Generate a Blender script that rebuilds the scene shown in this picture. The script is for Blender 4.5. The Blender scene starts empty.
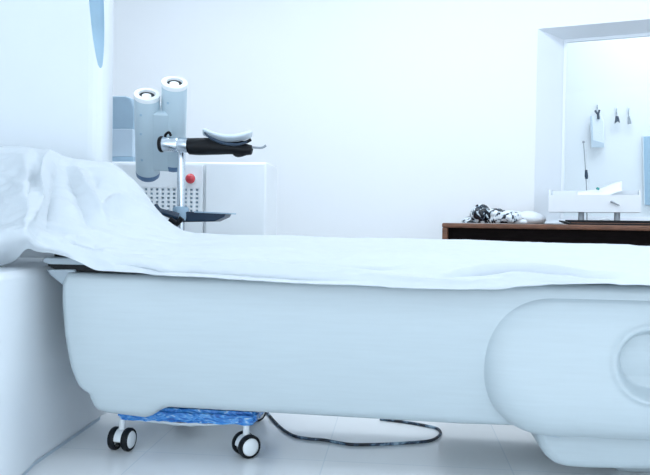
import bpy, bmesh, math, random
from math import sin, cos, pi, radians, sqrt
from mathutils import Vector, Matrix, noise

random.seed(7)
S = bpy.context.scene
COL = S.collection

# ---------------------------------------------------------------- camera
FPX = 700.0
EYE = Vector((0, 0, 0.78))
HOR = 222.0
yaw, roll = radians(6.0), radians(0.8)
pitch = -math.atan((237.5 - HOR) / FPX)
CAMR = Matrix.Rotation(yaw, 3, 'Z') @ Matrix.Rotation(pi / 2 + pitch, 3, 'X') @ Matrix.Rotation(roll, 3, 'Z')
cd = bpy.data.cameras.new('camera')
cd.sensor_width = 36
cd.lens = FPX / 650 * 36
cd.clip_start = 0.02
cam = bpy.data.objects.new('camera', cd)
cam.matrix_world = Matrix.Translation(EYE) @ CAMR.to_4x4()
COL.objects.link(cam)
S.camera = cam


def ray(px, py):
    return CAMR @ Vector(((px - 325) / FPX, -(py - 237.5) / FPX, -1))


def at(px, py, Y):                       # measured point of the photograph at depth Y
    r = ray(px, py)
    return EYE + r * (Y / r.y)


def atz(px, py, z):
    r = ray(px, py)
    return EYE + r * ((z - EYE.z) / r.z)


def proj(p):
    q = CAMR.transposed() @ (Vector(p) - EYE)
    return 325 + FPX * q.x / -q.z, 237.5 - FPX * q.y / -q.z


WA = radians(-16)                        # the back wall stands at an angle to the table
WP = Vector((0.3, 4.5, 0))
WE = Vector((cos(WA), sin(WA), 0))
WN = Vector((sin(WA), -cos(WA), 0))      # towards the room


def wall(px, py, off=0.0):
    r = ray(px, py)
    p0 = WP + WN * off
    return EYE + r * ((p0 - EYE).dot(WN) / r.dot(WN))


def wu(px, off=0.0):
    return (wall(px, 222, off) - WP).dot(WE)


def W(u, off, z):
    return WP + WE * u + WN * off + Vector((0, 0, z))


# ---------------------------------------------------------------- materials
def mat(name, col, rough=0.5, metal=0.0, bump=0.0, bscale=60.0, var=0.0, vscale=8.0, stretch=(1, 1, 1), coat=0.0,
        spec=0.5, trans=0.0, sss=0.0):
    m = bpy.data.materials.new(name)
    m.use_nodes = True
    nt = m.node_tree
    b = nt.nodes['Principled BSDF']
    b.inputs['Base Color'].default_value = (*col, 1)
    b.inputs['Roughness'].default_value = rough
    b.inputs['Metallic'].default_value = metal
    b.inputs['Coat Weight'].default_value = coat
    b.inputs['Specular IOR Level'].default_value = spec
    b.inputs['Transmission Weight'].default_value = trans
    tc = nt.nodes.new('ShaderNodeTexCoord')
    mp = nt.nodes.new('ShaderNodeMapping')
    mp.inputs['Scale'].default_value = stretch
    nt.links.new(tc.outputs['Object'], mp.inputs['Vector'])
    if var:
        n = nt.nodes.new('ShaderNodeTexNoise')
        n.inputs['Scale'].default_value = vscale
        n.inputs['Detail'].default_value = 5
        nt.links.new(mp.outputs[0], n.inputs['Vector'])
        r = nt.nodes.new('ShaderNodeValToRGB')
        r.color_ramp.elements[0].position = 0.3
        r.color_ramp.elements[1].position = 0.7
        r.color_ramp.elements[0].color = (*[c * (1 - var) for c in col], 1)
        r.color_ramp.elements[1].color = (*[min(1, c * (1 + var)) for c in col], 1)
        nt.links.new(n.outputs['Fac'], r.inputs[0])
        nt.links.new(r.outputs[0], b.inputs['Base Color'])
    if bump:
        n = nt.nodes.new('ShaderNodeTexNoise')
        n.inputs['Scale'].default_value = bscale
        n.inputs['Detail'].default_value = 4
        nt.links.new(mp.outputs[0], n.inputs['Vector'])
        bp = nt.nodes.new('ShaderNodeBump')
        bp.inputs['Strength'].default_value = bump
        bp.inputs['Distance'].default_value = 0.01
        nt.links.new(n.outputs['Fac'], bp.inputs['Height'])
        nt.links.new(bp.outputs[0], b.inputs['Normal'])
    return m


def patch_mat(name, cols, scale, pos, rough=0.25, stretch=(1, 1, 1), distort=1.5, bump=0.0):
    m = mat(name, cols[0], rough)
    nt = m.node_tree
    b = nt.nodes['Principled BSDF']
    mp = [n for n in nt.nodes if n.type == 'MAPPING'][0]
    mp.inputs['Scale'].default_value = stretch
    n = nt.nodes.new('ShaderNodeTexNoise')
    n.inputs['Scale'].default_value = scale
    n.inputs['Detail'].default_value = 3
    n.inputs['Distortion'].default_value = distort
    nt.links.new(mp.outputs[0], n.inputs['Vector'])
    r = nt.nodes.new('ShaderNodeValToRGB')
    el = r.color_ramp.elements
    while len(el) < len(cols):
        el.new(0.5)
    for e, c, p in zip(el, cols, pos):
        e.position = p
        e.color = (*c, 1)
    nt.links.new(n.outputs['Fac'], r.inputs[0])
    nt.links.new(r.outputs[0], b.inputs['Base Color'])
    if bump:
        bp = nt.nodes.new('ShaderNodeBump')
        bp.inputs['Strength'].default_value = bump
        bp.inputs['Distance'].default_value = 0.01
        nt.links.new(n.outputs['Fac'], bp.inputs['Height'])
        nt.links.new(bp.outputs[0], b.inputs['Normal'])
    return m


M = {}
M['wall'] = mat('white_wall_paint', (.86, .89, .92), .7, bump=.03, bscale=180)
M['ceiling'] = mat('ceiling_paint', (.85, .88, .9), .8, bump=.03, bscale=120)
M['trim'] = mat('pale_blue_trim', (.83, .88, .93), .5, bump=.02)
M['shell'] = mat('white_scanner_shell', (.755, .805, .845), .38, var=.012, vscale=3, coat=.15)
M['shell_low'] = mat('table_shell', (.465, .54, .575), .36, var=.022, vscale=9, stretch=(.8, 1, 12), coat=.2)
M['recess'] = mat('recess_blue_grey', (.34, .50, .62), .5, var=.05)
M['plinth'] = mat('plinth_blue_grey', (.32, .46, .58), .5, var=.05)
M['skirt'] = mat('skirting_grey', (.55, .66, .75), .5, var=.03)
M['bezel'] = mat('pale_grey_bezel', (.50, .61, .71), .45, var=.02)
M['ringblue'] = mat('blue_grey_ring', (.10, .19, .33), .4, var=.03)
M['sheet'] = mat('white_cotton_sheet', (.64, .69, .73), .85, bump=.10, bscale=260, spec=.2)
M['mattress'] = mat('mattress_grey', (.5, .56, .6), .6, bump=.05)
M['cradle'] = mat('cradle_grey', (.42, .50, .56), .4, var=.05)
M['dark'] = mat('black_rubber', (.006, .008, .011), .5, bump=.05, spec=.25)
M['blackp'] = mat('black_plastic', (.004, .005, .007), .45, bump=.03, spec=.25)
M['navy'] = mat('navy_plastic', (.012, .035, .07), .35, var=.1)
M['inj'] = mat('injector_grey_shell', (.50, .62, .69), .35, var=.015, coat=.2)
M['white'] = mat('white_plastic', (.85, .89, .91), .3, var=.01, coat=.2)
M['offwhite'] = mat('pale_blue_plastic', (.70, .79, .86), .35, var=.02)
M['chrome'] = mat('brushed_steel', (.66, .72, .78), .22, 1.0, bump=.02, bscale=200)
M['red'] = mat('red_plastic', (.62, .03, .05), .3, coat=.5, var=.05)
M['cab'] = mat('cabinet_white', (.88, .92, .95), .4, var=.01)
M['monitor'] = mat('blue_grey_housing', (.34, .47, .58), .45, var=.03)
M['wood'] = mat('brown_wood', (.155, .064, .034), .45, bump=.06, bscale=30, var=.35, vscale=10, stretch=(.6, 6, 14))
M['dark_inside'] = mat('desk_dark_inside', (.006, .004, .004), .7, spec=.05, var=.3, vscale=10, stretch=(.6, 6, 14))
M['bag'] = patch_mat('black_white_foil', [(.008, .012, .02), (.03, .05, .08), (.60, .70, .77), (.88, .92, .95)], 17, (.45, .49, .53, .62), .18, distort=1.6, bump=.4)
M['blue'] = patch_mat('blue_plastic_wrap', [(.01, .11, .44), (.03, .23, .68), (.10, .38, .80), (.65, .82, .95)], 16, (.33, .46, .58, .74), .2, stretch=(1, 2, 3), distort=2.5, bump=.6)  # palest ramp colour paints white highlights into the blue
M['cord'] = patch_mat('mottled_cord', [(.008, .012, .02), (.02, .04, .07), (.12, .20, .29), (.3, .42, .52)], 26, (.40, .5, .58, .68), .5, distort=.5)
M['grey'] = mat('mid_grey', (.30, .34, .38), .5, var=.05)
M['teal'] = mat('teal_plastic', (.05, .35, .33), .4, var=.05)
M['paper'] = mat('white_paper', (.88, .92, .95), .8, bump=.03)
M['screen'] = mat('slate_blue_board', (.33, .50, .64), .5, var=.03)
M['edge_shade'] = mat('grey_blue_edge_shade', (.56, .66, .75), .9, bump=.3, bscale=150)
M['cloth'] = mat('white_cloth', (.80, .86, .91), .9, bump=.3, bscale=150)
M['film'] = mat('milky_plastic', (.80, .86, .90), .3, var=.06)
M['lamp'] = mat('lamp_housing', (.8, .82, .85), .5, bump=.02)

# floor: pale vinyl tiles with faint seams
m = mat('pale_vinyl_floor', (.79, .85, .89), .22, coat=.1)
nt = m.node_tree
b = nt.nodes['Principled BSDF']
mp = [n for n in nt.nodes if n.type == 'MAPPING'][0]
mp.inputs['Location'].default_value = (.23, .14, 0)
br = nt.nodes.new('ShaderNodeTexBrick')
br.offset = 0
br.inputs['Color1'].default_value = (.93, .955, .97, 1)
br.inputs['Color2'].default_value = (.91, .945, .965, 1)
br.inputs['Mortar'].default_value = (.80, .86, .90, 1)
br.inputs['Scale'].default_value = 1
br.inputs['Mortar Size'].default_value = .0022
br.inputs['Brick Width'].default_value = .6
br.inputs['Row Height'].default_value = .6
nt.links.new(mp.outputs[0], br.inputs['Vector'])
nt.links.new(br.outputs['Color'], b.inputs['Base Color'])
M['floor'] = m

# thin clear glass (transparent + fresnel gloss)
m = bpy.data.materials.new('clear_glass')
m.use_nodes = True
nt = m.node_tree
nt.nodes.clear()
o_ = nt.nodes.new('ShaderNodeOutputMaterial')
mx = nt.nodes.new('ShaderNodeMixShader')
tr = nt.nodes.new('ShaderNodeBsdfTransparent')
tr.inputs[0].default_value = (.95, .98, .99, 1)
gl = nt.nodes.new('ShaderNodeBsdfGlossy')
gl.inputs['Roughness'].default_value = .02
lw = nt.nodes.new('ShaderNodeFresnel')
lw.inputs[0].default_value = 1.3
nt.links.new(lw.outputs[0], mx.inputs[0])
nt.links.new(tr.outputs[0], mx.inputs[1])
nt.links.new(gl.outputs[0], mx.inputs[2])
nt.links.new(mx.outputs[0], o_.inputs[0])
M['glass'] = m

# ---------------------------------------------------------------- builders
ORG = {}


def thing(name, label, cat, loc, group=None):
    o = bpy.data.objects.new(name, None)
    o.empty_display_size = .05
    COL.objects.link(o)
    o.location = loc
    o['label'] = label
    o['category'] = cat
    if group:
        o['group'] = group
    ORG[o] = Vector(loc)
    return o


def obj(name, bm, m, parent=None, bevel=0, seg=3, smooth=True, label=None, sub=0, solid=0, loc=None):
    me = bpy.data.meshes.new(name)
    org = ORG.get(parent, Vector((0, 0, 0))) if parent else (Vector(loc) if loc is not None else Vector((0, 0, 0)))
    bmesh.ops.recalc_face_normals(bm, faces=bm.faces[:])
    bmesh.ops.translate(bm, verts=bm.verts[:], vec=-org)
    bm.to_mesh(me)
    bm.free()
    for mm in (m if isinstance(m, (list, tuple)) else [m]):
        me.materials.append(mm)
    o = bpy.data.objects.new(name, me)
    COL.objects.link(o)
    if parent:
        o.parent = parent
    else:
        o.location = org
    ORG[o] = org
    if smooth:
        for p in me.polygons:
            p.use_smooth = True
        me.set_sharp_from_angle(angle=radians(50))
    if solid:
        md = o.modifiers.new('solid', 'SOLIDIFY')
        md.thickness = solid
        md.offset = 0
    if bevel:
        md = o.modifiers.new('bevel', 'BEVEL')
        md.width = bevel
        md.segments = seg
        md.limit_method = 'ANGLE'
        md.angle_limit = radians(40)
        md.harden_normals = False
    if sub:
        md = o.modifiers.new('sub', 'SUBSURF')
        md.levels = md.render_levels = sub
    if label:
        o['label'] = label
    return o


def tag(o, label, cat, group=None):
    o['label'] = label
    o['category'] = cat
    if group:
        o['group'] = group
    return o


def struct(name, bm, m, **k):
    o = obj(name, bm, m, **k)
    o['kind'] = 'structure'
    return o


def NB():
    return bmesh.new()


def add_box(bm, c, s, rot=None):
    r = bmesh.ops.create_cube(bm, size=1)
    mt = Matrix.Translation(Vector(c)) @ (rot.to_4x4() if rot else Matrix.Identity(4)) @ Matrix.Diagonal((*s, 1))
    bmesh.ops.transform(bm, matrix=mt, verts=r['verts'])
    return r['verts']


def box(c, s, rot=None):
    bm = NB()
    add_box(bm, c, s, rot)
    return bm


def add_cyl(bm, p0, p1, r0, r1=None, seg=32, caps=True):
    p0, p1 = Vector(p0), Vector(p1)
    r1 = r0 if r1 is None else r1
    d = p1 - p0
    q = Vector((0, 0, 1)).rotation_difference(d.normalized()).to_matrix()
    rr = bmesh.ops.create_cone(bm, cap_ends=caps, segments=seg, radius1=r0, radius2=r1, depth=d.length)
    bmesh.ops.transform(bm, matrix=Matrix.Translation((p0 + p1) / 2) @ q.to_4x4(), verts=rr['verts'])
    return rr['verts']


def cyl(*a, **k):
    bm = NB()
    add_cyl(bm, *a, **k)
    return bm


def add_lathe(bm, prof, origin, axis, seg=48):
    """prof: list of (radius, along)"""
    origin = Vector(origin)
    q = Vector((0, 0, 1)).rotation_difference(Vector(axis).normalized()).to_matrix()
    rings = []
    for r, h in prof:
        if r < 1e-6:
            rings.append([bm.verts.new(origin + q @ Vector((0, 0, h)))])
        else:
            rings.append([bm.verts.new(origin + q @ Vector((r * cos(2 * pi * k / seg), r * sin(2 * pi * k / seg), h)))
                          for k in range(seg)])
    for a, c in zip(rings, rings[1:]):
        for k in range(seg):
            k2 = (k + 1) % seg
            if len(a) == 1 and len(c) == 1:
                continue
            if len(a) == 1:
                bm.faces.new((a[0], c[k], c[k2]))
            elif len(c) == 1:
                bm.faces.new((a[k], c[0], a[k2]))
            else:
                bm.faces.new((a[k], c[k], c[k2], a[k2]))


def lathe(*a, **k):
    bm = NB()
    add_lathe(bm, *a, **k)
    return bm


def catmull(pts, n):
    pts = [Vector(p) for p in pts]
    P = [pts[0] * 2 - pts[1]] + pts + [pts[-1] * 2 - pts[-2]]
    out = []
    for i in range(1, len(P) - 2):
        for k in range(n):
            t = k / n
            a, b_, c, d = P[i - 1], P[i], P[i + 1], P[i + 2]
            out.append(.5 * ((2 * b_) + (c - a) * t + (2 * a - 5 * b_ + 4 * c - d) * t * t + (3 * b_ - a - 3 * c + d) * t ** 3))
    out.append(pts[-1])
    return out


def add_tube(bm, pts, r, seg=10):
    pts = [Vector(p) for p in pts]
    rad = r if callable(r) else (lambda t: r)
    up = Vector((0, 0, 1))
    rings = []
    n = len(pts)
    prev = None
    for i, p in enumerate(pts):
        t = (pts[min(i + 1, n - 1)] - pts[max(i - 1, 0)]).normalized()
        if prev is None:
            x = t.cross(up)
            if x.length < .1:
                x = t.cross(Vector((1, 0, 0)))
        else:
            x = prev - t * prev.dot(t)
        x.normalize()
        prev = x
        y = t.cross(x)
        rr = rad(i / (n - 1))
        rings.append([bm.verts.new(p + (x * cos(2 * pi * k / seg) + y * sin(2 * pi * k / seg)) * rr) for k in range(seg)])
    for a, c in zip(rings, rings[1:]):
        for k in range(seg):
            bm.faces.new((a[k], a[(k + 1) % seg], c[(k + 1) % seg], c[k]))
    bm.faces.new(rings[0][::-1])
    bm.faces.new(rings[-1])


def tube(*a, **k):
    bm = NB()
    add_tube(bm, *a, **k)
    return bm


def prism(poly, d):
    """extrude a planar polygon (3D points) by vector d"""
    bm = NB()
    d = Vector(d)
    a = [bm.verts.new(Vector(p)) for p in poly]
    c = [bm.verts.new(Vector(p) + d) for p in poly]
    n = len(a)
    bm.faces.new(a)
    bm.faces.new(c[::-1])
    for i in range(n):
        bm.faces.new((a[i], c[i], c[(i + 1) % n], a[(i + 1) % n]))
    return bm


def grid_faces(bm, R):
    for a, c in zip(R, R[1:]):
        for k in range(len(a) - 1):
            bm.faces.new((a[k], a[k + 1], c[k + 1], c[k]))


def interp(tab, x):
    if x <= tab[0][0]:
        return tab[0][1]
    for (a, u), (c, v) in zip(tab, tab[1:]):
        if x <= c:
            return u + (v - u) * (x - a) / (c - a)
    return tab[-1][1]


def crumple(bm, amp, scale, seed=0.0, flat_z=None):
    bm.normal_update()
    for v in bm.verts:
        p = v.co * scale + Vector((seed, seed * 1.7, 0))
        d = (1 - abs(noise.noise(p)) * 2.2) * amp + noise.noise(p * 2.3) * amp * .5
        v.co += v.normal * d
        if flat_z is not None and v.co.z < flat_z:
            v.co.z = flat_z


# ================================================================ the room
CZ = 2.9
bm = NB()
add_box(bm, (0, 3.0, -.05), (10, 11.0, .1))
struct('floor', bm, M['floor'])
bm = NB()
add_box(bm, (0, 3.0, CZ + .05), (10, 11.0, .1))
struct('ceiling', bm, M['ceiling'])

# back wall with a splayed window opening on the right
TH = .16
u0o, u0i = wu(534), wu(560, -.14)
z_top = wall(537, 29).z
z_topi = wall(560, 40, -.14).z
u1o = u0o + 1.25
u1i = u1o - .10
zb = .79
UL, UR = -4.2, 4.0
bm = NB()


def wv(u, off, z):
    return bm.verts.new(W(u, off, z))


def slab(ua, ub, za, zb_):
    c = W((ua + ub) / 2, -TH / 2, (za + zb_) / 2)
    add_box(bm, c, (ub - ua, TH, zb_ - za), Matrix.Rotation(WA, 3, 'Z'))


slab(UL, u0o, 0, CZ)
slab(u1o, UR, 0, CZ)
slab(u0o, u1o, z_top, CZ)
slab(u0o, u1o, 0, zb)
struct('wall_back', bm, M['wall'], smooth=False)

# window: splayed surround, frame and pane
bm = NB()
for (ring_o, ring_i, oo, oi) in (((u0o, u1o, zb, z_top), (u0i, u1i, zb + .03, z_topi), 0.004, -.14),):
    o4 = [(ring_o[0], ring_o[2]), (ring_o[1], ring_o[2]), (ring_o[1], ring_o[3]), (ring_o[0], ring_o[3])]
    i4 = [(ring_i[0], ring_i[2]), (ring_i[1], ring_i[2]), (ring_i[1], ring_i[3]), (ring_i[0], ring_i[3])]
    A = [wv(u, oo, z) for u, z in o4]
    B = [wv(u, oi, z) for u, z in i4]
    Cc = [wv(u, -.15, z) for u, z in o4]
    for k in range(4):
        k2 = (k + 1) % 4
        bm.faces.new((A[k], A[k2], B[k2], B[k]))
        bm.faces.new((B[k], B[k2], Cc[k2], Cc[k]))
        bm.faces.new((Cc[k], Cc[k2], A[k2], A[k]))
win = struct('window_1', bm, M['trim'], smooth=False, loc=W(u0o, 0, zb))
RW = Matrix.Rotation(WA, 3, 'Z')
fr = NB()
ft = .018
zi0, zi1 = zb + .03, z_topi
for (ua, ub, za, zc) in ((u0i, u0i + ft, zi0, zi1), (u1i - ft, u1i, zi0, zi1), (u0i + ft, u1i - ft, zi1 - ft, zi1), (u0i + ft, u1i - ft, zi0, zi0 + ft)):
    add_box(fr, W((ua + ub) / 2, -.145, (za + zc) / 2), (ub - ua, .02, zc - za), RW)
obj('window_frame', fr, M['trim'], win, smooth=False)
obj('pane', box(W((u0i + u1i) / 2, -.147, (zi0 + zi1) / 2), (u1i - u0i - 2 * ft, .006, zi1 - zi0 - 2 * ft), RW), M['glass'], win, smooth=False)

# the room beyond the window
FAR = -1.75
bm = NB()
add_box(bm, W(1.6, FAR - .05, CZ / 2), (4.6, .1, CZ), RW)
struct('wall_beyond', bm, M['wall'], smooth=False)
bm = NB()
add_box(bm, W(-.7 - .05, (FAR - TH) / 2 , CZ / 2), (.1, abs(FAR) - TH, CZ), RW)
struct('wall_beyond_left', bm, M['wall'], smooth=False)
bm = NB()
add_box(bm, W(3.8, (FAR - TH) / 2, CZ / 2), (.1, abs(FAR) - TH, CZ), RW)
struct('wall_beyond_right', bm, M['wall'], smooth=False)
bm = NB()
add_box(bm, (-3.4, 2.2, CZ / 2), (.1, 6.9, CZ))
struct('wall_left', bm, M['wall'], smooth=False)
bm = NB()
add_box(bm, (3.3, .9, CZ / 2), (.1, 5.0, CZ))
struct('wall_right', bm, M['wall'], smooth=False)

# ================================================================ scanner gantry
g = thing('scanner_gantry', 'large white scanner gantry with smooth rounded column at the left edge', 'medical scanner', (-1.8, 2.4, 0))


def body_from_plan(plan, z0, z1, r=.03):
    return prism([(x, y, z0) for x, y in plan], (0, 0, z1 - z0))


col_plan = [(-2.7, 2.62), (-1.215, 2.625)]
for k in range(7):
    a = -pi / 2 + k / 6 * radians(112)
    col_plan.append((-1.213 + .058 * cos(a), 2.683 + .058 * sin(a)))
col_plan += [(-1.27, 3.0), (-1.40, 3.28), (-1.6, 3.45), (-2.7, 3.5)]
cb = body_from_plan(col_plan, 0, 2.35)
column = obj('column_cover', cb, M['shell'], g, bevel=0, label='tall smooth upright cover with a slim recess near its edge')
# leaf-shaped grip recess cut in the rounded edge
cut = NB()
bmesh.ops.create_uvsphere(cut, u_segments=32, v_segments=32, radius=1)
tip = at(103, 90, 2.64)
ctop = at(90, -70, 2.64)
cen = (tip + ctop) / 2 + Vector((0.004, -.012, .04))
ax = (ctop - tip).normalized()
q = Vector((0, 0, 1)).rotation_difference(ax).to_matrix()
bmesh.ops.transform(cut, matrix=Matrix.Translation(cen) @ q.to_4x4() @ Matrix.Diagonal((.029, .034, (cen - tip).length, 1)), verts=cut.verts[:])
cut_o = obj('cutter', cut, M['recess'], g)
column.data.materials.append(M['recess'])
bo = column.modifiers.new('bool', 'BOOLEAN')
bo.object = cut_o
bo.operation = 'DIFFERENCE'
bo.solver = 'EXACT'
bo.material_mode = 'TRANSFER'
bpy.context.view_layer.update()
dg = bpy.context.evaluated_depsgraph_get()
nm = bpy.data.meshes.new_from_object(column.evaluated_get(dg))
column.modifiers.clear()
column.data = nm
nm.name = 'column_cover'
for p in nm.polygons:
    p.use_smooth = True
nm.set_sharp_from_angle(angle=radians(40))
bpy.data.objects.remove(cut_o)

# lower body under the patient table
low = [(-2.7, 1.70), (-1.14, 1.70), (-1.10, 1.76), (-1.095, 1.95), (-1.118, 2.08), (-1.13, 2.60), (-1.15, 2.61), (-2.7, 2.61)]
lb = body_from_plan(low, .010, .625)
obj('lower_cover', lb, M['shell'], g, bevel=.02, seg=4, label='low rounded white cover beneath the draped table end')
pl = [(x - (.012 if x > -2 else 0), y + (.012 if y < 2 else .0)) for x, y in low]
obj('plinth', body_from_plan(pl, 0, .010), M['skirt'], g, label='thin blue-grey skirting at the foot')

# ================================================================ patient table
YT = 2.05
tb = thing('patient_table', 'long white cantilevered patient table with smooth moulded side and rounded arm', 'patient table', (.6, 2.3, 0))

# moulded side panel
ZT = .612
bot_px = [(97, 417), (104, 418.5), (138, 423), (146, 420.5), (155, 414.5), (163, 411.5), (267, 417.5), (460, 429), (520, 431), (800, 446)]
bot = [(at(px - (3.5 if px < 98 else 0), py, YT).x, at(px, py, YT).z) for px, py in bot_px]
left_px = [(68, 272), (62.5, 284), (63, 300), (66, 335), (71, 368), (77, 387), (82, 392), (87, 395), (89, 403), (92, 412), (97, 417)]
left = [(at(px, py, YT).z, at(px - 3.5, py, YT).x) for px, py in left_px]
left = sorted(left)
XR = at(800, 300, YT).x
NR, NC = 44, 260
rows = []
bm = NB()


def ease(n):
    return [(.5 - .5 * cos(pi * k / n)) for k in range(n + 1)]


ts = ease(NR)
ss = [(k / NC) ** 1.25 for k in range(NC + 1)]
zb0 = bot[0][1]
for t in ts:
    z0 = ZT + (zb0 - ZT) * t
    xl = interp(left, z0)
    row = []
    for s in ss:
        x = xl + s * (XR - xl)
        zz = ZT + (interp(bot, x) - ZT) * t
        # blend: near the left edge keep the edge's own height
        w = min(1, (x - xl) / .06)
        z = z0 * (1 - w) + zz * w
        e = min((x - xl) , (ZT - z) * 1.0, 1e9)
        eb = z - (interp(bot, x))
        y = YT
        r = .022
        if e < r:
            y += r - sqrt(max(0, r * r - (r - e) ** 2))
        hh = (ZT - z) / (ZT - zb0)
        y += .035 * max(0, hh - .45) ** 2 / .3 + .012 * max(0, .35 - hh) ** 2 / .12
        if eb < .03:
            y += .03 - sqrt(max(0, .03 ** 2 - (.03 - max(eb, 0)) ** 2))
        row.append(bm.verts.new((x, y, z)))
    rows.append(row)
grid_faces(bm, rows)
# return edges to the back of the panel
edge = rows[0] + [r[-1] for r in rows[1:]] + rows[-1][-2::-1] + [r[0] for r in rows[-2:0:-1]]
back = [bm.verts.new((v.co.x, 2.60, v.co.z)) for v in edge]
n = len(edge)
for k in range(n):
    try:
        bm.faces.new((edge[k], edge[(k + 1) % n], back[(k + 1) % n], back[k]))
    except ValueError:
        pass
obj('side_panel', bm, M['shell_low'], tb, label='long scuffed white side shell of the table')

# rounded arm cover (stadium with a dish on it)
cxp = at(556, 367, YT)
cx, cz = cxp.x, cxp.z
rx = cx - at(483, 362, YT).x
rz = cz - at(556, 437, YT).z
rzu = at(556, 297, YT).z - cz
dc = at(659, 369, 1.96)
DR = at(659, 369, 1.96).x - at(622, 369, 1.96).x
H = .082
outline = []
for k in range(220):
    xr = 1.9 - (1.9 - cx) * k / 220
    outline.append(((xr, cz), (xr, cz + rzu)))
for k in range(90):
    a = pi / 2 + pi * k / 89
    ca, sa = cos(a), sin(a)
    ca = -abs(ca) ** .85
    outline.append(((cx, cz), (cx + rx * ca, cz + (rzu if sa > 0 else rz) * math.copysign(abs(sa) ** .95, sa))))
for k in range(1, 221):
    xr = cx + (1.9 - cx) * k / 220
    outline.append(((xr, cz), (xr, cz - rz)))
bm = NB()
rows = []
qs = [0.0] + [(k / 100) for k in range(1, 81)] + [.8 + .2 * sin(pi / 2 * k / 14) for k in range(1, 15)]
for (sp, op) in outline:
    row = []
    for qv in qs:
        x = sp[0] + (op[0] - sp[0]) * qv
        z = sp[1] + (op[1] - sp[1]) * qv
        hz = max(0, min(1, (cz + rzu - z) / (rzu + rz)))
        y = YT + .012 - H * (.30 + .70 * hz ** .8) * (max(0, 1 - qv ** 4.5)) ** .7
        dd = sqrt((x - dc.x) ** 2 + (z - dc.z) ** 2) / DR
        if dd < 1.35:
            if dd < 1:
                tt = max(0, (dd - .70) / .30)
                y += .050 * (1 - tt * tt * (3 - 2 * tt))
            y -= .008 * math.exp(-((dd - 1.07) / .09) ** 2)
        row.append(bm.verts.new((x, y, z)))
    row.append(bm.verts.new((op[0], YT + .08, op[1])))
    rows.append(row)
grid_faces(bm, rows)
bmesh.ops.remove_doubles(bm, verts=bm.verts[:], dist=1e-5)
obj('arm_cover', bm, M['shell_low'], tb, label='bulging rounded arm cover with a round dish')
# scratch mark along the crease of the arm cover
cr = catmull([at(505, 412, 2.062), at(520, 424, 2.062), at(538, 433, 2.062), at(560, 438, 2.062)], 8)
obj('crease_scratch', tube(cr, .0018, seg=6), M['cradle'], tb)

# pedestal below the arm
ped_px = [(536, 428), (538, 440), (541, 449), (547, 458), (556, 465), (568, 468.5), (590, 470), (650, 471), (820, 474), (820, 425)]
ped = prism([at(px, py, 2.095) for px, py in ped_px], (0, .48, 0))
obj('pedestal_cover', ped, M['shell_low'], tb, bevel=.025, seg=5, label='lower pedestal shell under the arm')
obj('pedestal_foot', box((1.35, 2.42, .06), (1.3, .26, .12)), M['shell_low'], tb, bevel=.01)

# table top layers at the open left end
e0 = at(41.5, 262, 2.08)
xe = e0.x
pl_ = [(xe + .004, .642), (xe, .648), (xe + .008, .657), (2.0, .657), (2.0, .636), (xe + .02, .636)]
obj('cradle_top', prism([(x, 2.085, z) for x, z in pl_], (0, .44, 0)), M['cradle'], tb, bevel=.003, label='thin grey sliding table top')
obj('cradle_gap_strip', prism([(x, 2.10, z) for x, z in ((xe + .01, .6355), (2.0, .6355), (2.0, .614), (xe + .05, .614), (xe + .012, .628))], (0, .42, 0)), M['dark'], tb, label='black strip standing in for the dark gap under the table top')  # black strip paints in the dark gap below the sliding top
wp = [at(46, 269.5, 2.09), at(50, 275, 2.09), at(62, 285, 2.09), at(75, 285, 2.09), at(75, 269.5, 2.09)]
obj('end_bracket', prism(wp, (0, .12, 0)), M['cradle'], tb, bevel=.004, label='grey wedge bracket at the table end')
bt = [at(57, 279, 2.095), at(60, 283.5, 2.095), at(65, 285, 2.095), at(65, 280, 2.095)]
obj('bumper', prism(bt, (0, .1, 0)), M['dark'], tb, bevel=.002, label='small black rubber bumper')
mt = box(((xe + .012 + 1.9) / 2, 2.335, .6635), (1.9 - xe - .012, .40, .0125))
obj('mattress', mt, M['blackp'], tb, bevel=.004, label='thin table pad, black along the dark gap under the sheet hem')  # black, so its edge fills the dark gap below the sheet hem

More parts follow.
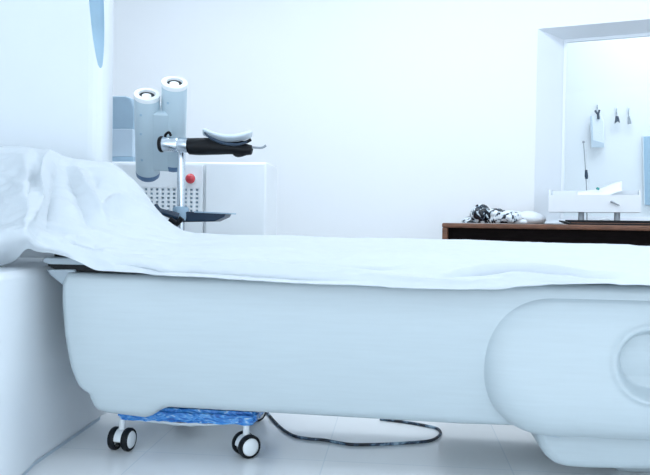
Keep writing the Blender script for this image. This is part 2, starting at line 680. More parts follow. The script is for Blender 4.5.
# ================================================================ bed sheet
keys = [
    (-150, (262, 2.055), (241, 1.98), (214, 2.04), (182, 2.16), (153, 2.30)),
    (-60, (262, 2.055), (240, 1.97), (213, 2.06), (181, 2.19), (151, 2.30)),
    (0, (264, 2.055), (237, 1.965), (212, 2.08), (181, 2.22), (150, 2.30)),
    (16, (259, 2.05), (234, 1.95), (208, 2.05), (180, 2.18), (149, 2.30)),
    (27, (248, 2.0), (233, 1.945), (206, 2.0), (178, 2.12), (149, 2.30)),
    (36, (251, 2.0), (240, 1.975), (210, 2.045), (181, 2.15), (150.5, 2.30)),
    (50, (252.5, 2.01), (243, 2.00), (214, 2.07), (182, 2.17), (151.5, 2.30)),
    (62, (255.5, 2.015), (247, 2.01), (218, 2.085), (187, 2.19), (157, 2.31)),
    (74, (260, 2.005), (251, 2.015), (222, 2.09), (192, 2.20), (160, 2.32)),
    (96, (270, 2.025), (257, 2.03), (235, 2.10), (205, 2.21), (163, 2.33)),
    (112, (271.5, 2.027), (260, 2.035), (241, 2.11), (213, 2.22), (166, 2.33)),
    (126, (272.3, 2.028), (261, 2.04), (245, 2.115), (220, 2.22), (176, 2.33)),
    (140, (273, 2.03), (262, 2.042), (248, 2.12), (227, 2.22), (192, 2.34)),
    (158, (274.3, 2.005), (264, 2.036), (251, 2.12), (237, 2.21), (215, 2.36)),
    (178, (275.5, 2.005), (265.5, 2.036), (253, 2.11), (243, 2.20), (230, 2.40)),
    (215, (278, 2.005), (267, 2.036), (255, 2.10), (246, 2.20), (235, 2.42)),
    (280, (282.5, 2.005), (270, 2.036), (257, 2.10), (248, 2.20), (237, 2.42)),
    (360, (286, 2.005), (272.5, 2.036), (259, 2.10), (250, 2.20), (239, 2.42)),
    (440, (289.5, 2.005), (274.5, 2.036), (261, 2.10), (251, 2.20), (240.5, 2.42)),
    (492, (289, 2.005), (275.5, 2.036), (262, 2.10), (252, 2.20), (242, 2.42)),
    (534, (285, 2.005), (275.5, 2.036), (263, 2.10), (253, 2.20), (243.5, 2.42)),
    (650, (285.5, 2.005), (277, 2.036), (266, 2.10), (256, 2.20), (247, 2.42)),
    (800, (290, 2.005), (281, 2.036), (270, 2.10), (260, 2.20), (252, 2.42)),
]
cols = []
for kx in keys:
    px = kx[0]
    c = [at(px, py, Y) for py, Y in kx[1:]]
    cre = c[-1]
    dr0 = Vector((cre.x, cre.y, 0)).normalized()
    c.append(cre + dr0 * .13 + Vector((0, 0, -.012)))
    c.append(cre + dr0 * .20 + Vector((0, 0, -.10)))
    cols.append((px, c))


def herm(xs, vs, x):
    i = 0
    while i < len(xs) - 2 and x > xs[i + 1]:
        i += 1
    h = xs[i + 1] - xs[i]
    t = (x - xs[i]) / h

    def sl(k):
        if k <= 0:
            return (vs[1] - vs[0]) / (xs[1] - xs[0])
        if k >= len(xs) - 1:
            return (vs[-1] - vs[-2]) / (xs[-1] - xs[-2])
        a, b_ = (vs[k] - vs[k - 1]) / (xs[k] - xs[k - 1]), (vs[k + 1] - vs[k]) / (xs[k + 1] - xs[k])
        w1, w2 = xs[k + 1] - xs[k], xs[k] - xs[k - 1]
        return (a * w1 + b_ * w2) / (w1 + w2)
    m0, m1 = sl(i) * h, sl(i + 1) * h
    return ((2 * t ** 3 - 3 * t * t + 1) * vs[i] + (t ** 3 - 2 * t * t + t) * m0 + (-2 * t ** 3 + 3 * t * t) * vs[i + 1] + (t ** 3 - t * t) * m1)


xs = [c[0] for c in cols]
pxs = []
x = -150
while x <= 800:
    pxs.append(x)
    x += .9 if x < 190 else 2.2
RS = 20
# folds: polyline in measured coordinates, half width, height (negative = furrow)
folds = [
    ([(50, 151), (44, 172), (36, 200), (25, 231)], 4.5, .020),
    ([(44, 160), (30, 190), (16, 226)], 6, -.010),
    ([(60, 158), (56, 180), (50, 205), (46, 232)], 7, -.012),
    ([(72, 161), (84, 182), (97, 207), (108, 226)], 5, .014),
    ([(64, 162), (74, 186), (86, 212), (92, 232)], 6, -.012),
    ([(98, 216), (104, 205), (114, 198), (126, 199), (136, 206)], 3.2, .008),
    ([(86, 168), (94, 180), (99, 192)], 5, -.006),
    ([(0, 172), (18, 183), (36, 188)], 5, .007),
    ([(0, 205), (14, 200), (34, 186)], 5, .007),
    ([(-10, 222), (8, 220), (24, 226)], 5, -.006),
    ([(64, 240), (84, 247), (104, 254)], 3, -.007),
    ([(36, 238), (60, 241), (90, 252), (130, 262), (180, 268)], 4, .008),
    ([(60, 226), (95, 234), (140, 246), (200, 253)], 5, .006),
    ([(100, 262), (150, 268), (220, 272), (300, 278), (380, 281)], 2.2, -.005),
    ([(150, 261), (230, 266), (320, 269), (410, 276)], 3, .005),
    ([(250, 258), (300, 264), (370, 268), (430, 266)], 3, -.004),
    ([(430, 281), (465, 274), (500, 270), (540, 271), (580, 276), (650, 280)], 2.4, -.007),
    ([(430, 278), (465, 270), (500, 266), (545, 267), (590, 273), (650, 275)], 2.4, .0045),
    ([(360, 274), (420, 281), (470, 283), (520, 277)], 2.6, .006),
    ([(480, 279), (520, 276), (560, 279), (620, 283)], 2.0, .005),
    ([(300, 252), (370, 256), (450, 256), (560, 260)], 4, .003),
    ([(180, 247), (240, 250), (330, 250)], 4, .004),
]
folds = [([Vector((a, b_, 0)) for a, b_ in catmull([(a, b_, 0) for a, b_ in p], 6) for a, b_ in [(a, b_)]] if False else
          [Vector((v.x, v.y, 0)) for v in catmull([(a, b_, 0) for a, b_ in p], 5)], w, h) for p, w, h in folds]
fbox = [(min(v.x for v in p) - 3 * w, max(v.x for v in p) + 3 * w, min(v.y for v in p) - 3 * w, max(v.y for v in p) + 3 * w) for p, w, h in folds]


def fold_h(px, py):
    tot = 0
    for (p, w, h), (xa, xb, ya, yb) in zip(folds, fbox):
        if not (xa < px < xb and ya < py < yb):
            continue
        best, bt_ = 1e9, 0
        n_ = len(p) - 1
        for i in range(n_):
            ax_, ay_, bx_, by_ = p[i].x, p[i].y, p[i + 1].x, p[i + 1].y
            dx, dy = bx_ - ax_, by_ - ay_
            L = dx * dx + dy * dy
            t = max(0, min(1, ((px - ax_) * dx + (py - ay_) * dy) / L))
            d2 = (px - ax_ - t * dx) ** 2 + (py - ay_ - t * dy) ** 2
            if d2 < best:
                best, bt_ = d2, (i + t) / n_
        fade = min(1, 3.5 * bt_, 3.5 * (1 - bt_))
        r_ = sqrt(best) / w
        tot += (2.2 if w > 3 else 3.4) * h * fade * math.exp(-abs(r_) ** 1.15)
    return tot


bm = NB()
grid = []
for px in pxs:
    cp = [Vector((herm(xs, [c[1][r].x for c in cols], px), herm(xs, [c[1][r].y for c in cols], px), herm(xs, [c[1][r].z for c in cols], px))) for r in range(7)]
    grid.append(catmull(cp, RS))
nx, ny = len(grid), len(grid[0])
disp = [[None] * ny for _ in range(nx)]
for i in range(nx):
    for j in range(ny):
        p = grid[i][j]
        a = grid[min(i + 1, nx - 1)][j] - grid[max(i - 1, 0)][j]
        b_ = grid[i][min(j + 1, ny - 1)] - grid[i][max(j - 1, 0)]
        nn = a.cross(b_)
        nn.normalize()
        if nn.y > 0 and nn.z < .3:
            nn = -nn
        if nn.z < 0 and nn.y > -.2:
            nn = -nn
        u, v = proj(p)
        hmp = max(0, min(1, (190 - u) / 60))
        d = fold_h(u, v) if j <= 4 * RS + 4 else 0
        q1 = Vector((p.x * 5, p.y * 5 + p.z * 6, 1.3))
        d += noise.noise(q1) * (.004 + .008 * hmp)
        q2 = Vector((p.x * 9, (p.y + p.z) * 26, 5.1))
        d += (abs(noise.noise(q2)) - .25) * (-.007 - .008 * hmp)
        q3 = Vector((p.x * 30, (p.y + p.z) * 40, 2.1))
        d += noise.noise(q3) * .0012
        disp[i][j] = p + nn * d
V = [[bm.verts.new(disp[i][j]) for j in range(ny)] for i in range(nx)]
grid_faces(bm, V)
sh = obj('bed_sheet', bm, M['sheet'], None, solid=.003, loc=(0, 2.3, .6))
tag(sh, 'rumpled white sheet draped over the table, heaped into a hump at left', 'bed sheet')
sh.data.set_sharp_from_angle(angle=radians(180))

# ================================================================ contrast injector
YI = 2.98
pole_t = at(181.5, 150, YI)
inj = thing('contrast_injector', 'grey twin-barrel contrast injector on a steel pole behind the table', 'injector', (pole_t.x, YI, 0))
tilt = radians(38)
ih = -Vector((pole_t.x - .06, YI, 0)).normalized()
axis = Vector((ih.x * sin(tilt), ih.y * sin(tilt), cos(tilt)))
axis.normalize()
R = .0535


def barrel(px, py, pyb, name, lab):
    top = at(px, py, YI - .10)
    # find length so the lower end meets the measured pixel row
    L = .2
    while proj(top - axis * L)[1] < pyb and L < .8:
        L += .005
    bt_ = top - axis * L
    pr = [(0, 0), (R * .80, 0), (R * .95, .012), (R, .03), (R, L - .006), (R * .97, L)]
    pr += [(R * .9, L + .001), (0.0, L + .001)]
    o = obj(name, lathe(pr, bt_, axis), M['inj'], inj, label=lab)
    obj('collar', lathe([(R * .62, L - .004), (R * 1.0, L - .004), (R * 1.03, L + .004), (R * 1.0, L + .014), (R * .66, L + .016), (R * .60, L + .006), (R * .62, L - .004)], bt_, axis), M['white'], o, label='white ring at the open end')
    obj('socket', lathe([(R * .64, L + .0015), (R * .64, L + .006), (R * .0, L + .006)], bt_, axis), M['dark'], o, label='dark socket')
    obj('plunger', lathe([(0, L + .005), (R * .40, L + .005), (R * .36, L + .02), (0, L + .024)], bt_ + Vector((0, -.004, -.012)), axis), M['white'], o, label='white plunger tip')
    obj('base_ring', lathe([(R * .8, -.004), (R * .97, .006), (R * 1.005, .02), (R * 1.005, .028), (R * .9, .028)], bt_, axis), M['ringblue'], o, label='blue-grey ring at the lower end')
    return o, bt_, top


b1, b1b, b1t = barrel(147, 97, 176, 'barrel', 'longer left barrel')
b2, b2b, b2t = barrel(174.5, 85, 166, 'barrel', 'right barrel set higher')


def surf(px, py, top):
    """front surface point of a barrel seen at this pixel"""
    r = ray(px, py).normalized()
    ro = EYE - top
    dr = r - axis * r.dot(axis)
    do = ro - axis * ro.dot(axis)
    a_, b_, c_ = dr.dot(dr), 2 * dr.dot(do), do.dot(do) - R * R
    dis = b_ * b_ - 4 * a_ * c_
    t = (-b_ - sqrt(max(dis, 0))) / (2 * a_)
    p = EYE + r * t
    nrm = (p - top) - axis * (p - top).dot(axis)
    return p, nrm.normalized()


for (px, py, tp, par) in ((141, 115, b1t, b1), (141, 134, b1t, b1), (142, 160, b1t, b1), (168, 103, b2t, b2), (166.5, 122, b2t, b2)):
    p, nr = surf(px, py, tp)
    obj('screw', cyl(p - nr * .002, p + nr * .0025, .0055, seg=12), M['recess'], par)
# web joining both barrels
wq = at(161, 142, YI - .03)
mid_a, mid_b = b1t - axis * .17, b2t - axis * .14
wb = NB()
wv_ = []
ctr = (mid_a + mid_b) / 2
xd = (b2t - b1t)
xd = (xd - axis * xd.dot(axis))
wl = xd.length
xd.normalize()
yd = axis.cross(xd)
rotm = Matrix((xd, yd, axis)).transposed()
obj('bridge', box(ctr - axis * .075, (wl, .096, .30), rotm), M['inj'], inj, bevel=.012)
# clamp, steel coupling and black grip
hx = at(165, 145, YI - .09)
he = at(190, 146, YI - .09)
obj('clamp', lathe([(0, 0), (.030, 0), (.034, .006), (.034, .014), (.020, .018), (0, .018)], hx - Vector((.014, .03, 0)), (1, 0, 0)), M['blackp'], inj, label='black clamp collar')
kn = at(168, 136, YI - .10)
obj('clamp_knob', tube(catmull([at(165, 141, YI - .10), at(165.5, 135, YI - .105), at(169, 132.5, YI - .11), at(171, 136, YI - .105)], 5), .006, seg=8), M['blackp'], inj)
obj('coupling', lathe([(0, 0), (.029, 0), (.031, .004), (.031, .066), (.028, .070), (.031, .074), (.031, .112), (0, .112)], hx - Vector((.002, .03, 0)), (he - hx)), M['chrome'], inj, label='polished steel coupling')
gp = [at(x_, y_, YI - .09) for x_, y_ in ((189, 146.3), (200, 146.5), (215, 146.5), (232, 147.5), (246, 149.5), (252, 150))]
gr_ = obj('grip', tube(catmull(gp, 6), lambda t: (.0345 + .002 * sin(7 * t)) * (1 - .45 * max(0, t - .45) / .55), seg=20), M['blackp'], inj, bevel=.004, label='thick black hand grip')
obj('grip_trigger', tube(catmull([at(233, 151, YI - .09), at(238, 154.5, YI - .09), at(248, 151.5, YI - .09), at(251, 148, YI - .09)], 5), .012, seg=10), M['blackp'], gr_)
obj('grip_trigger', tube(catmull([at(238, 142.5, YI - .09), at(246, 142, YI - .085), at(251, 139.5, YI - .08)], 5), .007, seg=10), M['blackp'], gr_)
obj('lever', tube(catmull([at(246, 146, YI - .09), at(255, 147.5, YI - .09), at(262, 147.6, YI - .09), at(266, 145.5, YI - .09)], 5), .005, seg=8), M['grey'], inj, label='thin grey lever tip')
# pale dished guard above the grip
bm = NB()
rows = []
for i in range(25):
    s = i / 24
    px = 204 + (251 - 204) * s
    py = 134.5 + 9.5 * (1 - (2 * s - 1) ** 2) * .62 + 2.0 * s - .5
    row = []
    for j in range(15):
        w = (j / 14 - .5) * 2
        hw = .075 * (1 - abs(2 * s - 1) ** 3) ** .5 + .006
        p = at(px, py, YI - .09 + w * hw)
        p.z += .022 * (w * w) - .0
        row.append(bm.verts.new(p))
    rows.append(row)
grid_faces(bm, rows)
gd = obj('guard', bm, M['offwhite'], inj, solid=.012, label='pale dished guard over the grip')
obj('guard_edge', tube(catmull([at(204.5, 132.5, YI - .16), at(211, 138, YI - .16), at(222, 142.5, YI - .16), at(236, 144.5, YI - .15), at(247, 142, YI - .14)], 6), lambda t: .004 + .003 * sin(pi * t), seg=10), M['navy'], gd, label='dark navy lower edge')
# pole, tray, foot
obj('pole', cyl((pole_t.x, YI, .09), (pole_t.x, YI, pole_t.z + .02), .0175, seg=32), M['chrome'], inj, label='steel pole')
tz = at(200, 216, YI - .04).z
tp_ = [at(170, 212, YI - .02), at(186, 211.5, YI - .02), at(226, 213, YI - .02), at(224, 217, YI - .02), at(214, 221.5, YI - .02), at(186, 222, YI - .02), at(170, 222, YI - .02)]
tr_ = obj('tray', prism(tp_, (0, .11, 0)), M['navy'], inj, bevel=.005, label='navy tray on the pole')
obj('tray_rim', prism([at(194, 211.2, YI - .03), at(229, 213, YI - .03), at(229, 214.2, YI - .03), at(194, 212.6, YI - .03)], (0, .13, 0)), M['plinth'], tr_)
lv = tube(catmull([at(154, 207, YI - .06), at(159, 211, YI - .06), at(166, 213, YI - .05), at(178, 217, YI - .03)], 6), lambda t: .020 - .006 * sin(pi * t), seg=14)
obj('clamp_lever', lv, M['navy'], inj, label='dark lever beside the pole')
obj('clamp_lever', tube([at(170, 219, YI - .06), at(177, 224, YI - .06), at(182, 218, YI - .06)], .013, seg=12), M['blackp'], inj)
obj('pole_collar', lathe([(.017, 0), (.034, 0), (.036, .01), (.036, .05), (.030, .06), (.017, .06)], (pole_t.x, YI, tz - .02), (0, 0, 1)), M['plinth'], inj)
for k in range(5):
    a = 2 * pi * k / 5 + .3
    d = Vector((cos(a), sin(a), 0))
    c0 = Vector((pole_t.x, YI, .09))
    lg = obj('leg', tube([c0, c0 + d * .14 + Vector((0, 0, -.004)), c0 + d * .25 + Vector((0, 0, -.03))], lambda t: .022 - .008 * t, seg=12), M['inj'], inj)
    ce = c0 + d * .25 + Vector((0, 0, -.065))
    pd = Vector((-d.y, d.x, 0))
    obj('wheel', cyl(ce - pd * .015, ce + pd * .015, .025, seg=20), M['dark'], lg)

# ================================================================ equipment cabinet behind
YC = 3.55
cl, crr = at(95, 160, YC), at(266, 163, YC)
ctz = (cl.z + crr.z) / 2
cab = thing('equipment_cabinet', 'white floor cabinet with a vent grid and red stop button, behind the injector', 'cabinet', ((cl.x + crr.x) / 2, YC, 0))
mx_ = at(204, 190, YC).x
obj('body', box(((cl.x + crr.x) / 2, YC + .18, ctz / 2), (crr.x - cl.x, .32, ctz)), M['cab'], cab, bevel=.008)
obj('side_door', box(((mx_ + crr.x) / 2 + .004, YC + .008, ctz / 2 + .02), (crr.x - mx_ - .012, .024, ctz - .06)), M['cab'], cab, bevel=.004, label='plain right-hand door')
vl, vr = at(137.5, 190, YC).x, at(200, 190, YC).x
vz1, vz0 = at(170, 187.5, YC).z, at(170, 212.5, YC).z
fp = NB()
# front panel with a real perforated area
z_hi = ctz - .02
for (xa, xb, za, zc) in ((cl.x + .005, vl, .04, z_hi), (vr, mx_ - .006, .04, z_hi), (vl, vr, vz1, z_hi), (vl, vr, .04, vz0)):
    add_box(fp, ((xa + xb) / 2, YC + .008, (za + zc) / 2), (xb - xa, .024, zc - za))
obj('front_panel', fp, M['cab'], cab, smooth=False)
vg = NB()
ncol, nrow = 11, 6
sx, sz = (vr - vl) / ncol, (vz1 - vz0) / nrow
for k in range(ncol + 1):
    add_box(vg, (vl + k * sx, YC + .004, (vz0 + vz1) / 2), (sx * .56, .01, vz1 - vz0))
for k in range(nrow + 1):
    add_box(vg, ((vl + vr) / 2, YC + .0045, vz0 + k * sz), (vr - vl, .0095, sz * .50))
ve = obj('vent_grid', vg, M['cab'], cab, smooth=False, label='grid of small square vent holes')
obj('vent_backing', box(((vl + vr) / 2, YC + .015, (vz0 + vz1) / 2), (vr - vl, .006, vz1 - vz0)), M['recess'], ve)
rb = at(192, 179, YC)
rd = obj('stop_button', lathe([(0, -.012), (.020, -.012), (.025, -.004), (.026, .004), (.022, .014), (.010, .020), (0, .022)], rb + Vector((0, -.028, 0)), (0, -1, 0)), M['red'], cab, label='red mushroom stop button')
obj('button_base', lathe([(0, 0), (.022, 0), (.020, .022), (0, .022)], rb + Vector((0, -.004, 0)), (0, -1, 0)), M['white'], rd)

# unit standing on the cabinet, half hidden by the gantry
uz = ctz
ul, ur = at(84, 120, YC + .12).x, at(134, 120, YC + .12).x
uni = thing('control_unit', 'blue-grey boxy unit standing on the cabinet, half hidden by the gantry', 'control unit', ((ul + ur) / 2, YC + .2, uz))
z96, z129, z153 = at(120, 96, YC + .12).z, at(120, 129, YC + .12).z, at(120, 156.8, YC + .12).z
up = [(ul, z129), (ur, z129), (ur, z96 - .07), (ur - .02, z96 - .01), (ur - .05, z96), (ul, z96)]
obj('housing', prism([(x_, YC + .12, z_) for x_, z_ in up], (0, .2, 0)), M['monitor'], uni, bevel=.006)
obj('front_bezel', box(((ul + ur) / 2, YC + .215, (z129 + z153) / 2), (ur - ul - .004, .21, z129 - z153)), M['bezel'], uni, bevel=.004, label='paler lower half')
obj('foot_strip', box(((ul + ur) / 2, YC + .215, (z153 + uz) / 2), (ur - ul, .215, max(.004, z153 - uz))), M['plinth'], uni)

# ================================================================ desk by the window
DO = .62                                  # distance of its front from the wall
ud0 = wu(441.8, DO)
dz = wall(445, 222.9, DO).z
ud1 = ud0 + 2.2
desk = thing('desk', 'brown wooden desk with a dark open front below the window', 'desk', W((ud0 + ud1) / 2, .31, 0))
tt = .026
ty = (DO + .02) / 2


def wbox(ua, ub, oa, ob, za, zc):
    return box(W((ua + ub) / 2, (oa + ob) / 2, (za + zc) / 2), (ub - ua, ob - oa, zc - za), RW)


obj('desk_top', wbox(ud0, ud1, .012, DO, dz - tt, dz), M['wood'], desk, bevel=.008, label='brown wooden top')
obj('side_panel', wbox(ud0 + .002, ud0 + .03, .02, DO - .004, 0, dz - tt), M['wood'], desk, bevel=.002, label='brown end panel')
obj('side_panel', wbox(ud1 - .03, ud1 - .002, .02, DO - .004, 0, dz - tt), M['wood'], desk, bevel=.002)
obj('dark_inside_panel', wbox(ud0 + .03, ud1 - .03, DO - .05, DO - .03, .1, dz - tt), M['dark_inside'], desk, label='near-black panel standing in for the dark open inside')  # near-black colour stands in for the unlit inside of the open desk

# crumpled bag of black and white wrap
bc0, bc1 = wall(463, 224, .45), wall(525, 224, .45)


def lump(name, parts, m_, amp, sc, seed, sub_=4):
    bm_ = NB()
    for (px, py, wpx, hpx, off, dep) in parts:
        c = wall(px, py, off)
        k = (wall(px + 1, py, off) - wall(px, py, off)).length
        t_ = NB()
        bmesh.ops.create_icosphere(t_, subdivisions=sub_, radius=1)
        bmesh.ops.transform(t_, matrix=Matrix.Translation(c) @ RW.to_4x4() @ Matrix.Diagonal((wpx * k, dep, hpx * k, 1)), verts=t_.verts[:])
        crumple(t_, amp, sc, seed)
        seed += 3.3
        me_ = bpy.data.meshes.new('tmp')
        t_.to_mesh(me_)
        t_.free()
        bm_.from_mesh(me_)
        bpy.data.meshes.remove(me_)
    for v in bm_.verts:
        if v.co.z < dz + .002:
            v.co.z = dz + .002
    return bm_


bag = obj('crumpled_bag', lump('crumpled_bag', [(481, 216, 9, 10, .45, .07), (473, 222, 9, 4, .44, .05), (497, 217, 10, 7, .46, .07), (509, 218, 11, 6, .47, .06), (515, 222, 11, 3.2, .44, .05), (490, 222, 14, 4, .42, .05)], M['bag'], .012, 22, 1.0), M['bag'], None, loc=W(wu(490, .45), .45, dz))
tag(bag, 'crumpled black and white wrapping lying near the left end of the desk', 'plastic bag')
fc = obj('folded_cloth', lump('folded_cloth', [(528, 219, 17, 7, .20, .09), (512, 218, 14, 6.5, .20, .09)], M['cloth'], .006, 10, 8.0), M['cloth'], None, loc=W(wu(525, .2), .2, dz))
tag(fc, 'pale cloth heap on the desk just behind the crumpled wrapping', 'cloth')

# black tray on the desk with two supports and white box
tu0, tu1 = wu(560, .45), wu(560, .45) + .75
tzv = dz
tray = thing('black_tray', 'long thin black tray lying on the desk front at right', 'tray', W((tu0 + tu1) / 2, .45, tzv))
tprof = [(tu0, .016), (tu0 + .03, .004), (tu0 + .05, 0), (tu1, 0), (tu1, .008), (tu0 + .055, .008), (tu0 + .03, .016), (tu0 + .004, .022)]
obj('base', prism([W(u, .34, tzv + z) for u, z in tprof], WN * .24), M['blackp'], tray, bevel=.002)
obj('rear_rim', wbox(tu0 + .02, tu1, .335, .343, tzv + .004, tzv + .026), M['blackp'], tray)
obj('liner', wbox(tu0 + .06, tu1 - .02, .35, .56, tzv + .0085, tzv + .011), M['wood'], tray, label='brown liner in the tray')

# white rack box with two grey feet behind the tray
bo_ = .22
ub0, ub1 = wu(549, bo_), wu(640, bo_)
zt_ = wall(590, 190, bo_).z
zl_ = wall(590, 210.5, bo_).z
rack = thing('white_rack', 'low white plastic rack on two grey posts, standing on the desk behind the tray', 'rack', W((ub0 + ub1) / 2, bo_, dz))
ob_ = NB()
for (ua, ub, oa, ob2, za, zc) in ((ub0, ub1, bo_ - .10, bo_ - .09, zl_, zt_), (ub0, ub0 + .01, bo_ - .09, bo_ + .05, zl_, zt_), (ub1 - .01, ub1, bo_ - .09, bo_ + .05, zl_, zt_), (ub0, ub1, bo_ + .05, bo_ + .06, zl_, zt_ - .03), (ub0, ub1, bo_ - .10, bo_ + .06, zl_ - .01, zl_)):
    add_box(ob_, W((ua + ub) / 2, (oa + ob2) / 2, (za + zc) / 2), (ub - ua, ob2 - oa, zc - za), RW)
obj('bin', ob_, M['trim'], rack, smooth=False)
for px in (581, 617):
    u = wu(px, bo_ + .03)
    obj('post', lathe([(0, 0), (.017, 0), (.016, .02), (.015, zl_ - dz - .012), (0, zl_ - dz - .012)], W(u, bo_ + .03, dz + .001), (0, 0, 1)), M['grey'], rack, label='short grey post')
ps = NB()
rows = []
for i in range(17):
    s = i / 16
    row = []
    for j in range(6):
        p = wall(577 + 45 * s, 195 - 9 * s + 1.2 * sin(5 * s), bo_ - .06 + .018 * j)
        p.z += .018 - .011 * j + .003 * sin(9 * s + j)
        row.append(ps.verts.new(p))
    rows.append(row)
grid_faces(ps, rows)
pp = obj('paper_sheet', ps, M['paper'], None, solid=.002, loc=wall(600, 192, bo_))
tag(pp, 'curling white paper sheet sticking up out of the white rack', 'paper')
tc_ = wall(597.5, 188.5, bo_ - .02)
tl = obj('teal_clip', lathe([(0, 0), (.008, 0), (.010, .004), (.007, .012), (0, .013)], tc_ - Vector((0, 0, .006)), (.3, -.3, 1), seg=20), M['teal'], None, loc=tc_)
tag(tl, 'tiny teal clip on the paper in the white rack', 'clip')
pn = obj('pen', tube([wall(610.5, 201.5, bo_ + .068), wall(614, 202.8, bo_ + .07), wall(619.5, 205.5, bo_ + .068)], lambda t: .0055 - .003 * t, seg=10), M['grey'], None, loc=wall(615, 203, bo_ + .065))
tag(pn, 'short dark pen clipped on the front of the white rack', 'pen')
ch = obj('coiled_lead', tube(catmull([wall(597, 221, .33), wall(601, 219.5, .32), wall(607, 218.5, .31), wall(611, 221, .31), wall(614, 224.3, .32)], 6), .004, seg=8), M['film'], None, loc=wall(605, 222, .33))
tag(ch, 'thin grey lead looping over the desk between the two posts', 'lead')

# slim stand inside the window
so = .10
stp = thing('probe_stand', 'slim upright probe with a dark sleeve rising behind the white rack', 'probe stand', W(wu(586, so), so, dz))
obj('rod', tube([W(wu(587, so), so, dz + .012), wall(586.5, 187, so), wall(585.2, 165, so), wall(583.6, 143, so)], .0028, seg=8), M['grey'], stp)
obj('sleeve', tube([wall(586.6, 179, so), wall(586.4, 176, so), wall(586.2, 170, so)], lambda t: .007 + .003 * sin(pi * t), seg=12), M['navy'], stp, label='dark sleeve')
obj('tip', lathe([(0, -.008), (.007, -.004), (.007, .004), (0, .008)], wall(583.5, 142, so), (0, 0, 1), seg=16), M['grey'], stp)
obj('base', lathe([(0, 0), (.04, 0), (.04, .008), (.012, .014), (0, .014)], W(wu(587, so), so, dz + .001), (0, 0, 1)), M['white'], stp)

# things hung on the wall of the room beyond
FO = FAR


def hook(px, py, lab):
    p = wall(px, py, FO)
    h = thing('wall_hook', lab, 'hook', p, 'hooks on the wall of the room beyond')
    obj('plate', box(p + WN * .004, (.018, .008, .06), RW), M['white'], h, bevel=.002)
    pts = [p + WN * .006 + Vector((0, 0, -.006)), p + WN * .03 + Vector((0, 0, -.022)), p + WN * .045 + Vector((0, 0, -.012)), p + WN * .05 + Vector((0, 0, .006))]
    obj('prong', tube(catmull(pts, 5), .004, seg=8), M['chrome'], h)
    return p


h1 = hook(597.5, 107, 'wall hook beyond the window holding the pale bag')
h2 = hook(616.5, 110, 'middle wall hook beyond the window holding a dark pouch')
h3 = hook(628.5, 110, 'rightmost wall hook beyond the window holding a grey tag')
bo2 = FO + .035
hb = thing('hanging_bag', 'pale flat bag with a dark clip hanging on the wall beyond the window', 'bag', wall(597, 147, bo2))
bgp = [wall(590.5, 117, bo2), wall(601, 115, bo2), wall(604, 122, bo2), wall(604.5, 147, bo2), wall(592, 147.5, bo2), wall(590, 130, bo2)]
obj('pouch', prism(bgp, WN * .02), M['cloth'], hb, bevel=.006)
ed = [wall(590, 116, bo2 + .02), wall(592.2, 116, bo2 + .02), wall(593.5, 140, bo2 + .02), wall(604, 143, bo2 + .02), wall(604, 147.5, bo2 + .02), wall(591.5, 147.5, bo2 + .02)]
obj('shade_band', prism(ed, WN * .006), M['edge_shade'], hb, bevel=.002, label='grey-blue band painting the shading down one side and along the bottom')  # band paints the shading along the bag's left and lower edges
cp_ = obj('clip', tube(catmull([wall(595, 110.5, bo2 + .02), wall(598, 114, bo2 + .025), wall(599.5, 110, bo2 + .02)], 4), .008, seg=10), M['navy'], hb, label='dark clip')
obj('clip_jaw', tube([wall(598, 113, bo2 + .025), wall(598.5, 119, bo2 + .025)], .010, seg=10), M['navy'], cp_)
dp = thing('hanging_pouch', 'small dark pouch hanging from the middle hook beyond the window', 'pouch', wall(617, 124, bo2))
obj('pouch', prism([wall(615.5, 116, bo2), wall(618.5, 116.5, bo2), wall(620, 123, bo2), wall(617.5, 121.5, bo2), wall(614.5, 124, bo2)], WN * .02), M['navy'], dp, bevel=.004)
obj('strap', tube([wall(616.5, 112, bo2 + .01), wall(617, 117, bo2 + .01)], .003, seg=6), M['grey'], dp)
dg_ = thing('hanging_tag', 'small grey tag hanging from the rightmost hook beyond the window', 'tag', wall(629, 124, bo2))
obj('card', prism([wall(627.5, 117, bo2), wall(629.5, 116, bo2), wall(631.5, 123.5, bo2), wall(627.5, 124.5, bo2)], WN * .012), M['grey'], dg_, bevel=.003)
obj('strap', tube([wall(628.5, 111, bo2 + .006), wall(628.6, 117, bo2 + .006)], .003, seg=6), M['grey'], dg_)
pb = thing('wall_board', 'slate blue board on the wall beyond the window, at the right edge', 'board', wall(648, 205, FO + .01))
obj('board', prism([wall(643, 137, FO + .002), wall(690, 135, FO + .002), wall(690, 209, FO + .002), wall(644.5, 205, FO + .002)], WN * .03), M['screen'], pb, bevel=.003)
obj('edge_strip', prism([wall(642.3, 136, FO + .002), wall(643.3, 136, FO + .002), wall(644.8, 206, FO + .002), wall(643.8, 206, FO + .002)], WN * .034), M['offwhite'], pb)

# ================================================================ dolly under the table
dl, dr_ = atz(122, 450, 0), atz(246, 456, 0)
dol = thing('wheeled_dolly', 'low wheeled dolly wrapped in blue plastic under the patient table', 'dolly', ((dl.x + dr_.x) / 2, 2.5, 0))
WR = .0385


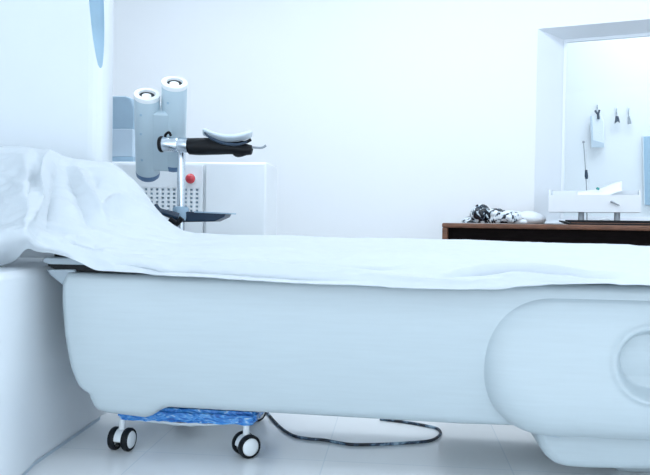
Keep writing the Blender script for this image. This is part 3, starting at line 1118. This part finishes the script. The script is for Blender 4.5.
def caster(p, ang, name='caster'):
    d = Vector((cos(ang), sin(ang), 0))          # rolling direction
    a = Vector((-sin(ang), cos(ang), 0))         # axle
    c = Vector((p.x, p.y, WR))
    hood = NB()
    # hood: half lathe-like shell between the wheels plus stem
    pts = []
    for k in range(13):
        t = pi * (-.05 + 1.05 * k / 12)
        pts.append(c + d * cos(t) * WR * .93 + Vector((0, 0, sin(t) * WR * .93)))
    pts.append(c - d * .015 + Vector((0, 0, -.01)))
    n_ = len(pts)
    A = [hood.verts.new(q_ - a * .013) for q_ in pts]
    B = [hood.verts.new(q_ + a * .013) for q_ in pts]
    hood.faces.new(A)
    hood.faces.new(B[::-1])
    for k in range(n_):
        hood.faces.new((A[k], B[k], B[(k + 1) % n_], A[(k + 1) % n_]))
    add_cyl(hood, c + Vector((0, 0, WR * .6)), c + Vector((0, 0, WR + .035)), .011, seg=20)
    o = obj(name, hood, M['white'], dol, bevel=.002, label='twin-wheel caster with white hood')
    for s in (-1, 1):
        cc = c + a * s * .0245
        obj('tyre', lathe([(WR * .76, -.011), (WR * .92, -.011), (WR, -.006), (WR, .006), (WR * .92, .011), (WR * .76, .011), (WR * .76, -.011)], cc, a * s, seg=40), M['dark'], o, label='black tyre')
        obj('hub', lathe([(WR * .76, -.009), (WR * .76, .009), (WR * .68, .013), (WR * .3, .014), (0, .015)], cc, a * s, seg=40), M['white'], o, label='white hub cap')
    return o


caster(Vector((dl.x, dl.y, 0)), radians(82))
caster(Vector((dr_.x, dr_.y, 0)), radians(38))
caster(Vector((dl.x + .10, dl.y + .42, 0)), radians(70))
caster(Vector((dr_.x - .06, dr_.y + .42, 0)), radians(40))
# board (frame) and blue wrap
x0, x1 = dl.x - .01, dr_.x + .035
yA, yB = min(dl.y, dr_.y) - .02, max(dl.y, dr_.y) + .44
obj('deck', box(((x0 + x1) / 2, (yA + yB) / 2, .104), (x1 - x0 - .10, yB - yA - .10, .012)), M['white'], dol, bevel=.003)
bm = NB()
add_box(bm, ((x0 + x1) / 2, (yA + yB) / 2, .129), (x1 - x0, yB - yA, .040))
bmesh.ops.bevel(bm, geom=bm.edges[:], offset=.010, segments=3, affect='EDGES')
bmesh.ops.subdivide_edges(bm, edges=[e for e in bm.edges if e.calc_length() > .05], cuts=30, use_grid_fill=True)
crumple(bm, .0055, 26, 4.4)
obj('blue_wrap', bm, M['blue'], dol, label='crinkled blue plastic wrapping over the deck')
# milky plastic lining sagging below the deck
bm = NB()
rows = []
for i in range(40):
    s = i / 39
    row = []
    for j in range(20):
        t = j / 19
        xx = x0 + .06 + (x1 - x0 - .15) * s
        yy = yA + .015 + (yB - yA - .06) * t
        zz = .104 - .045 * sin(pi * t) ** .6 * (sin(pi * s) ** .6) + .004 * noise.noise(Vector((xx * 25, yy * 25, 3)))
        row.append(bm.verts.new((xx, yy, zz)))
    rows.append(row)
grid_faces(bm, rows)
obj('sagging_liner', bm, M['film'], dol, solid=.002, label='milky plastic sagging under the deck')

# cord on the floor
cpx = [(266, 411), (269, 415), (279, 426), (292, 435), (307, 438.5), (324, 440), (338, 442.5), (353, 444.5), (379, 444.3), (405, 443), (428, 441), (437, 437.5), (440.5, 433), (437, 428.5), (425, 425.5), (405, 422), (380, 419)]
zc_ = .0056
cpts = catmull([atz(a_, b_, zc_) for a_, b_ in cpx], 8)
co = obj('power_cord', tube(cpts, .0054, seg=10), M['cord'], None, loc=atz(380, 444, 0))
tag(co, 'dark mottled cord looping across the floor under the table', 'cord')

# ================================================================ lamps (unseen panels added for light)
LC = (.87, .935, 1.0)


def added_light(x, y, sx, sy, power, rz=0.0, lab=''):
    t = thing('added_ceiling_light', lab, 'ceiling light', (x, y, CZ), 'added ceiling light panels')
    rm = Matrix.Rotation(rz, 3, 'Z')
    obj('housing', box((x, y, CZ - .015), (sx + .06, sy + .06, .03), rm), M['lamp'], t)
    ld = bpy.data.lights.new('added_panel', 'AREA')
    ld.shape = 'RECTANGLE'
    ld.size, ld.size_y = sx, sy
    ld.energy = power
    ld.color = LC
    lo = bpy.data.objects.new('added_panel', ld)
    lo.location = (0, 0, -.035)
    lo.rotation_euler = (0, 0, rz)
    COL.objects.link(lo)
    lo.parent = t


for u_, pw, lb_ in ((-2.0, 18, 'unseen ceiling panel added to brighten the back wall, nearest the scanner'), (0.0, 17, 'unseen ceiling panel added to brighten the back wall, middle one'), (2.0, 16, 'unseen ceiling panel added to brighten the back wall, nearest the window')):  # unseen panels, added to even out the light on the back wall
    q_ = W(u_, 1.5, 0)
    added_light(q_.x, q_.y, 1.5, .6, pw, WA, lb_)
added_light(1.3, .5, 1.6, .7, 14, 0, 'unseen ceiling panel added to brighten the gantry and patient table')  # unseen, added to light the gantry face, table side and floor
pq = W(1.6, -.95, 0)
added_light(pq.x, pq.y, 2.0, .7, 28, WA, 'unseen ceiling panel added to brighten the room beyond the window')  # unseen, added so the far room reads nearly white

w = bpy.data.worlds.new('world')
S.world = w
w.use_nodes = True
bg = w.node_tree.nodes['Background']
bg.inputs['Color'].default_value = (.78, .89, 1.0, 1)
bg.inputs['Strength'].default_value = 2.05

S.view_settings.view_transform = 'Standard'
S.view_settings.look = 'None'
S.view_settings.gamma = 1
S.view_settings.use_curve_mapping = False
S.view_settings.exposure = 0.19
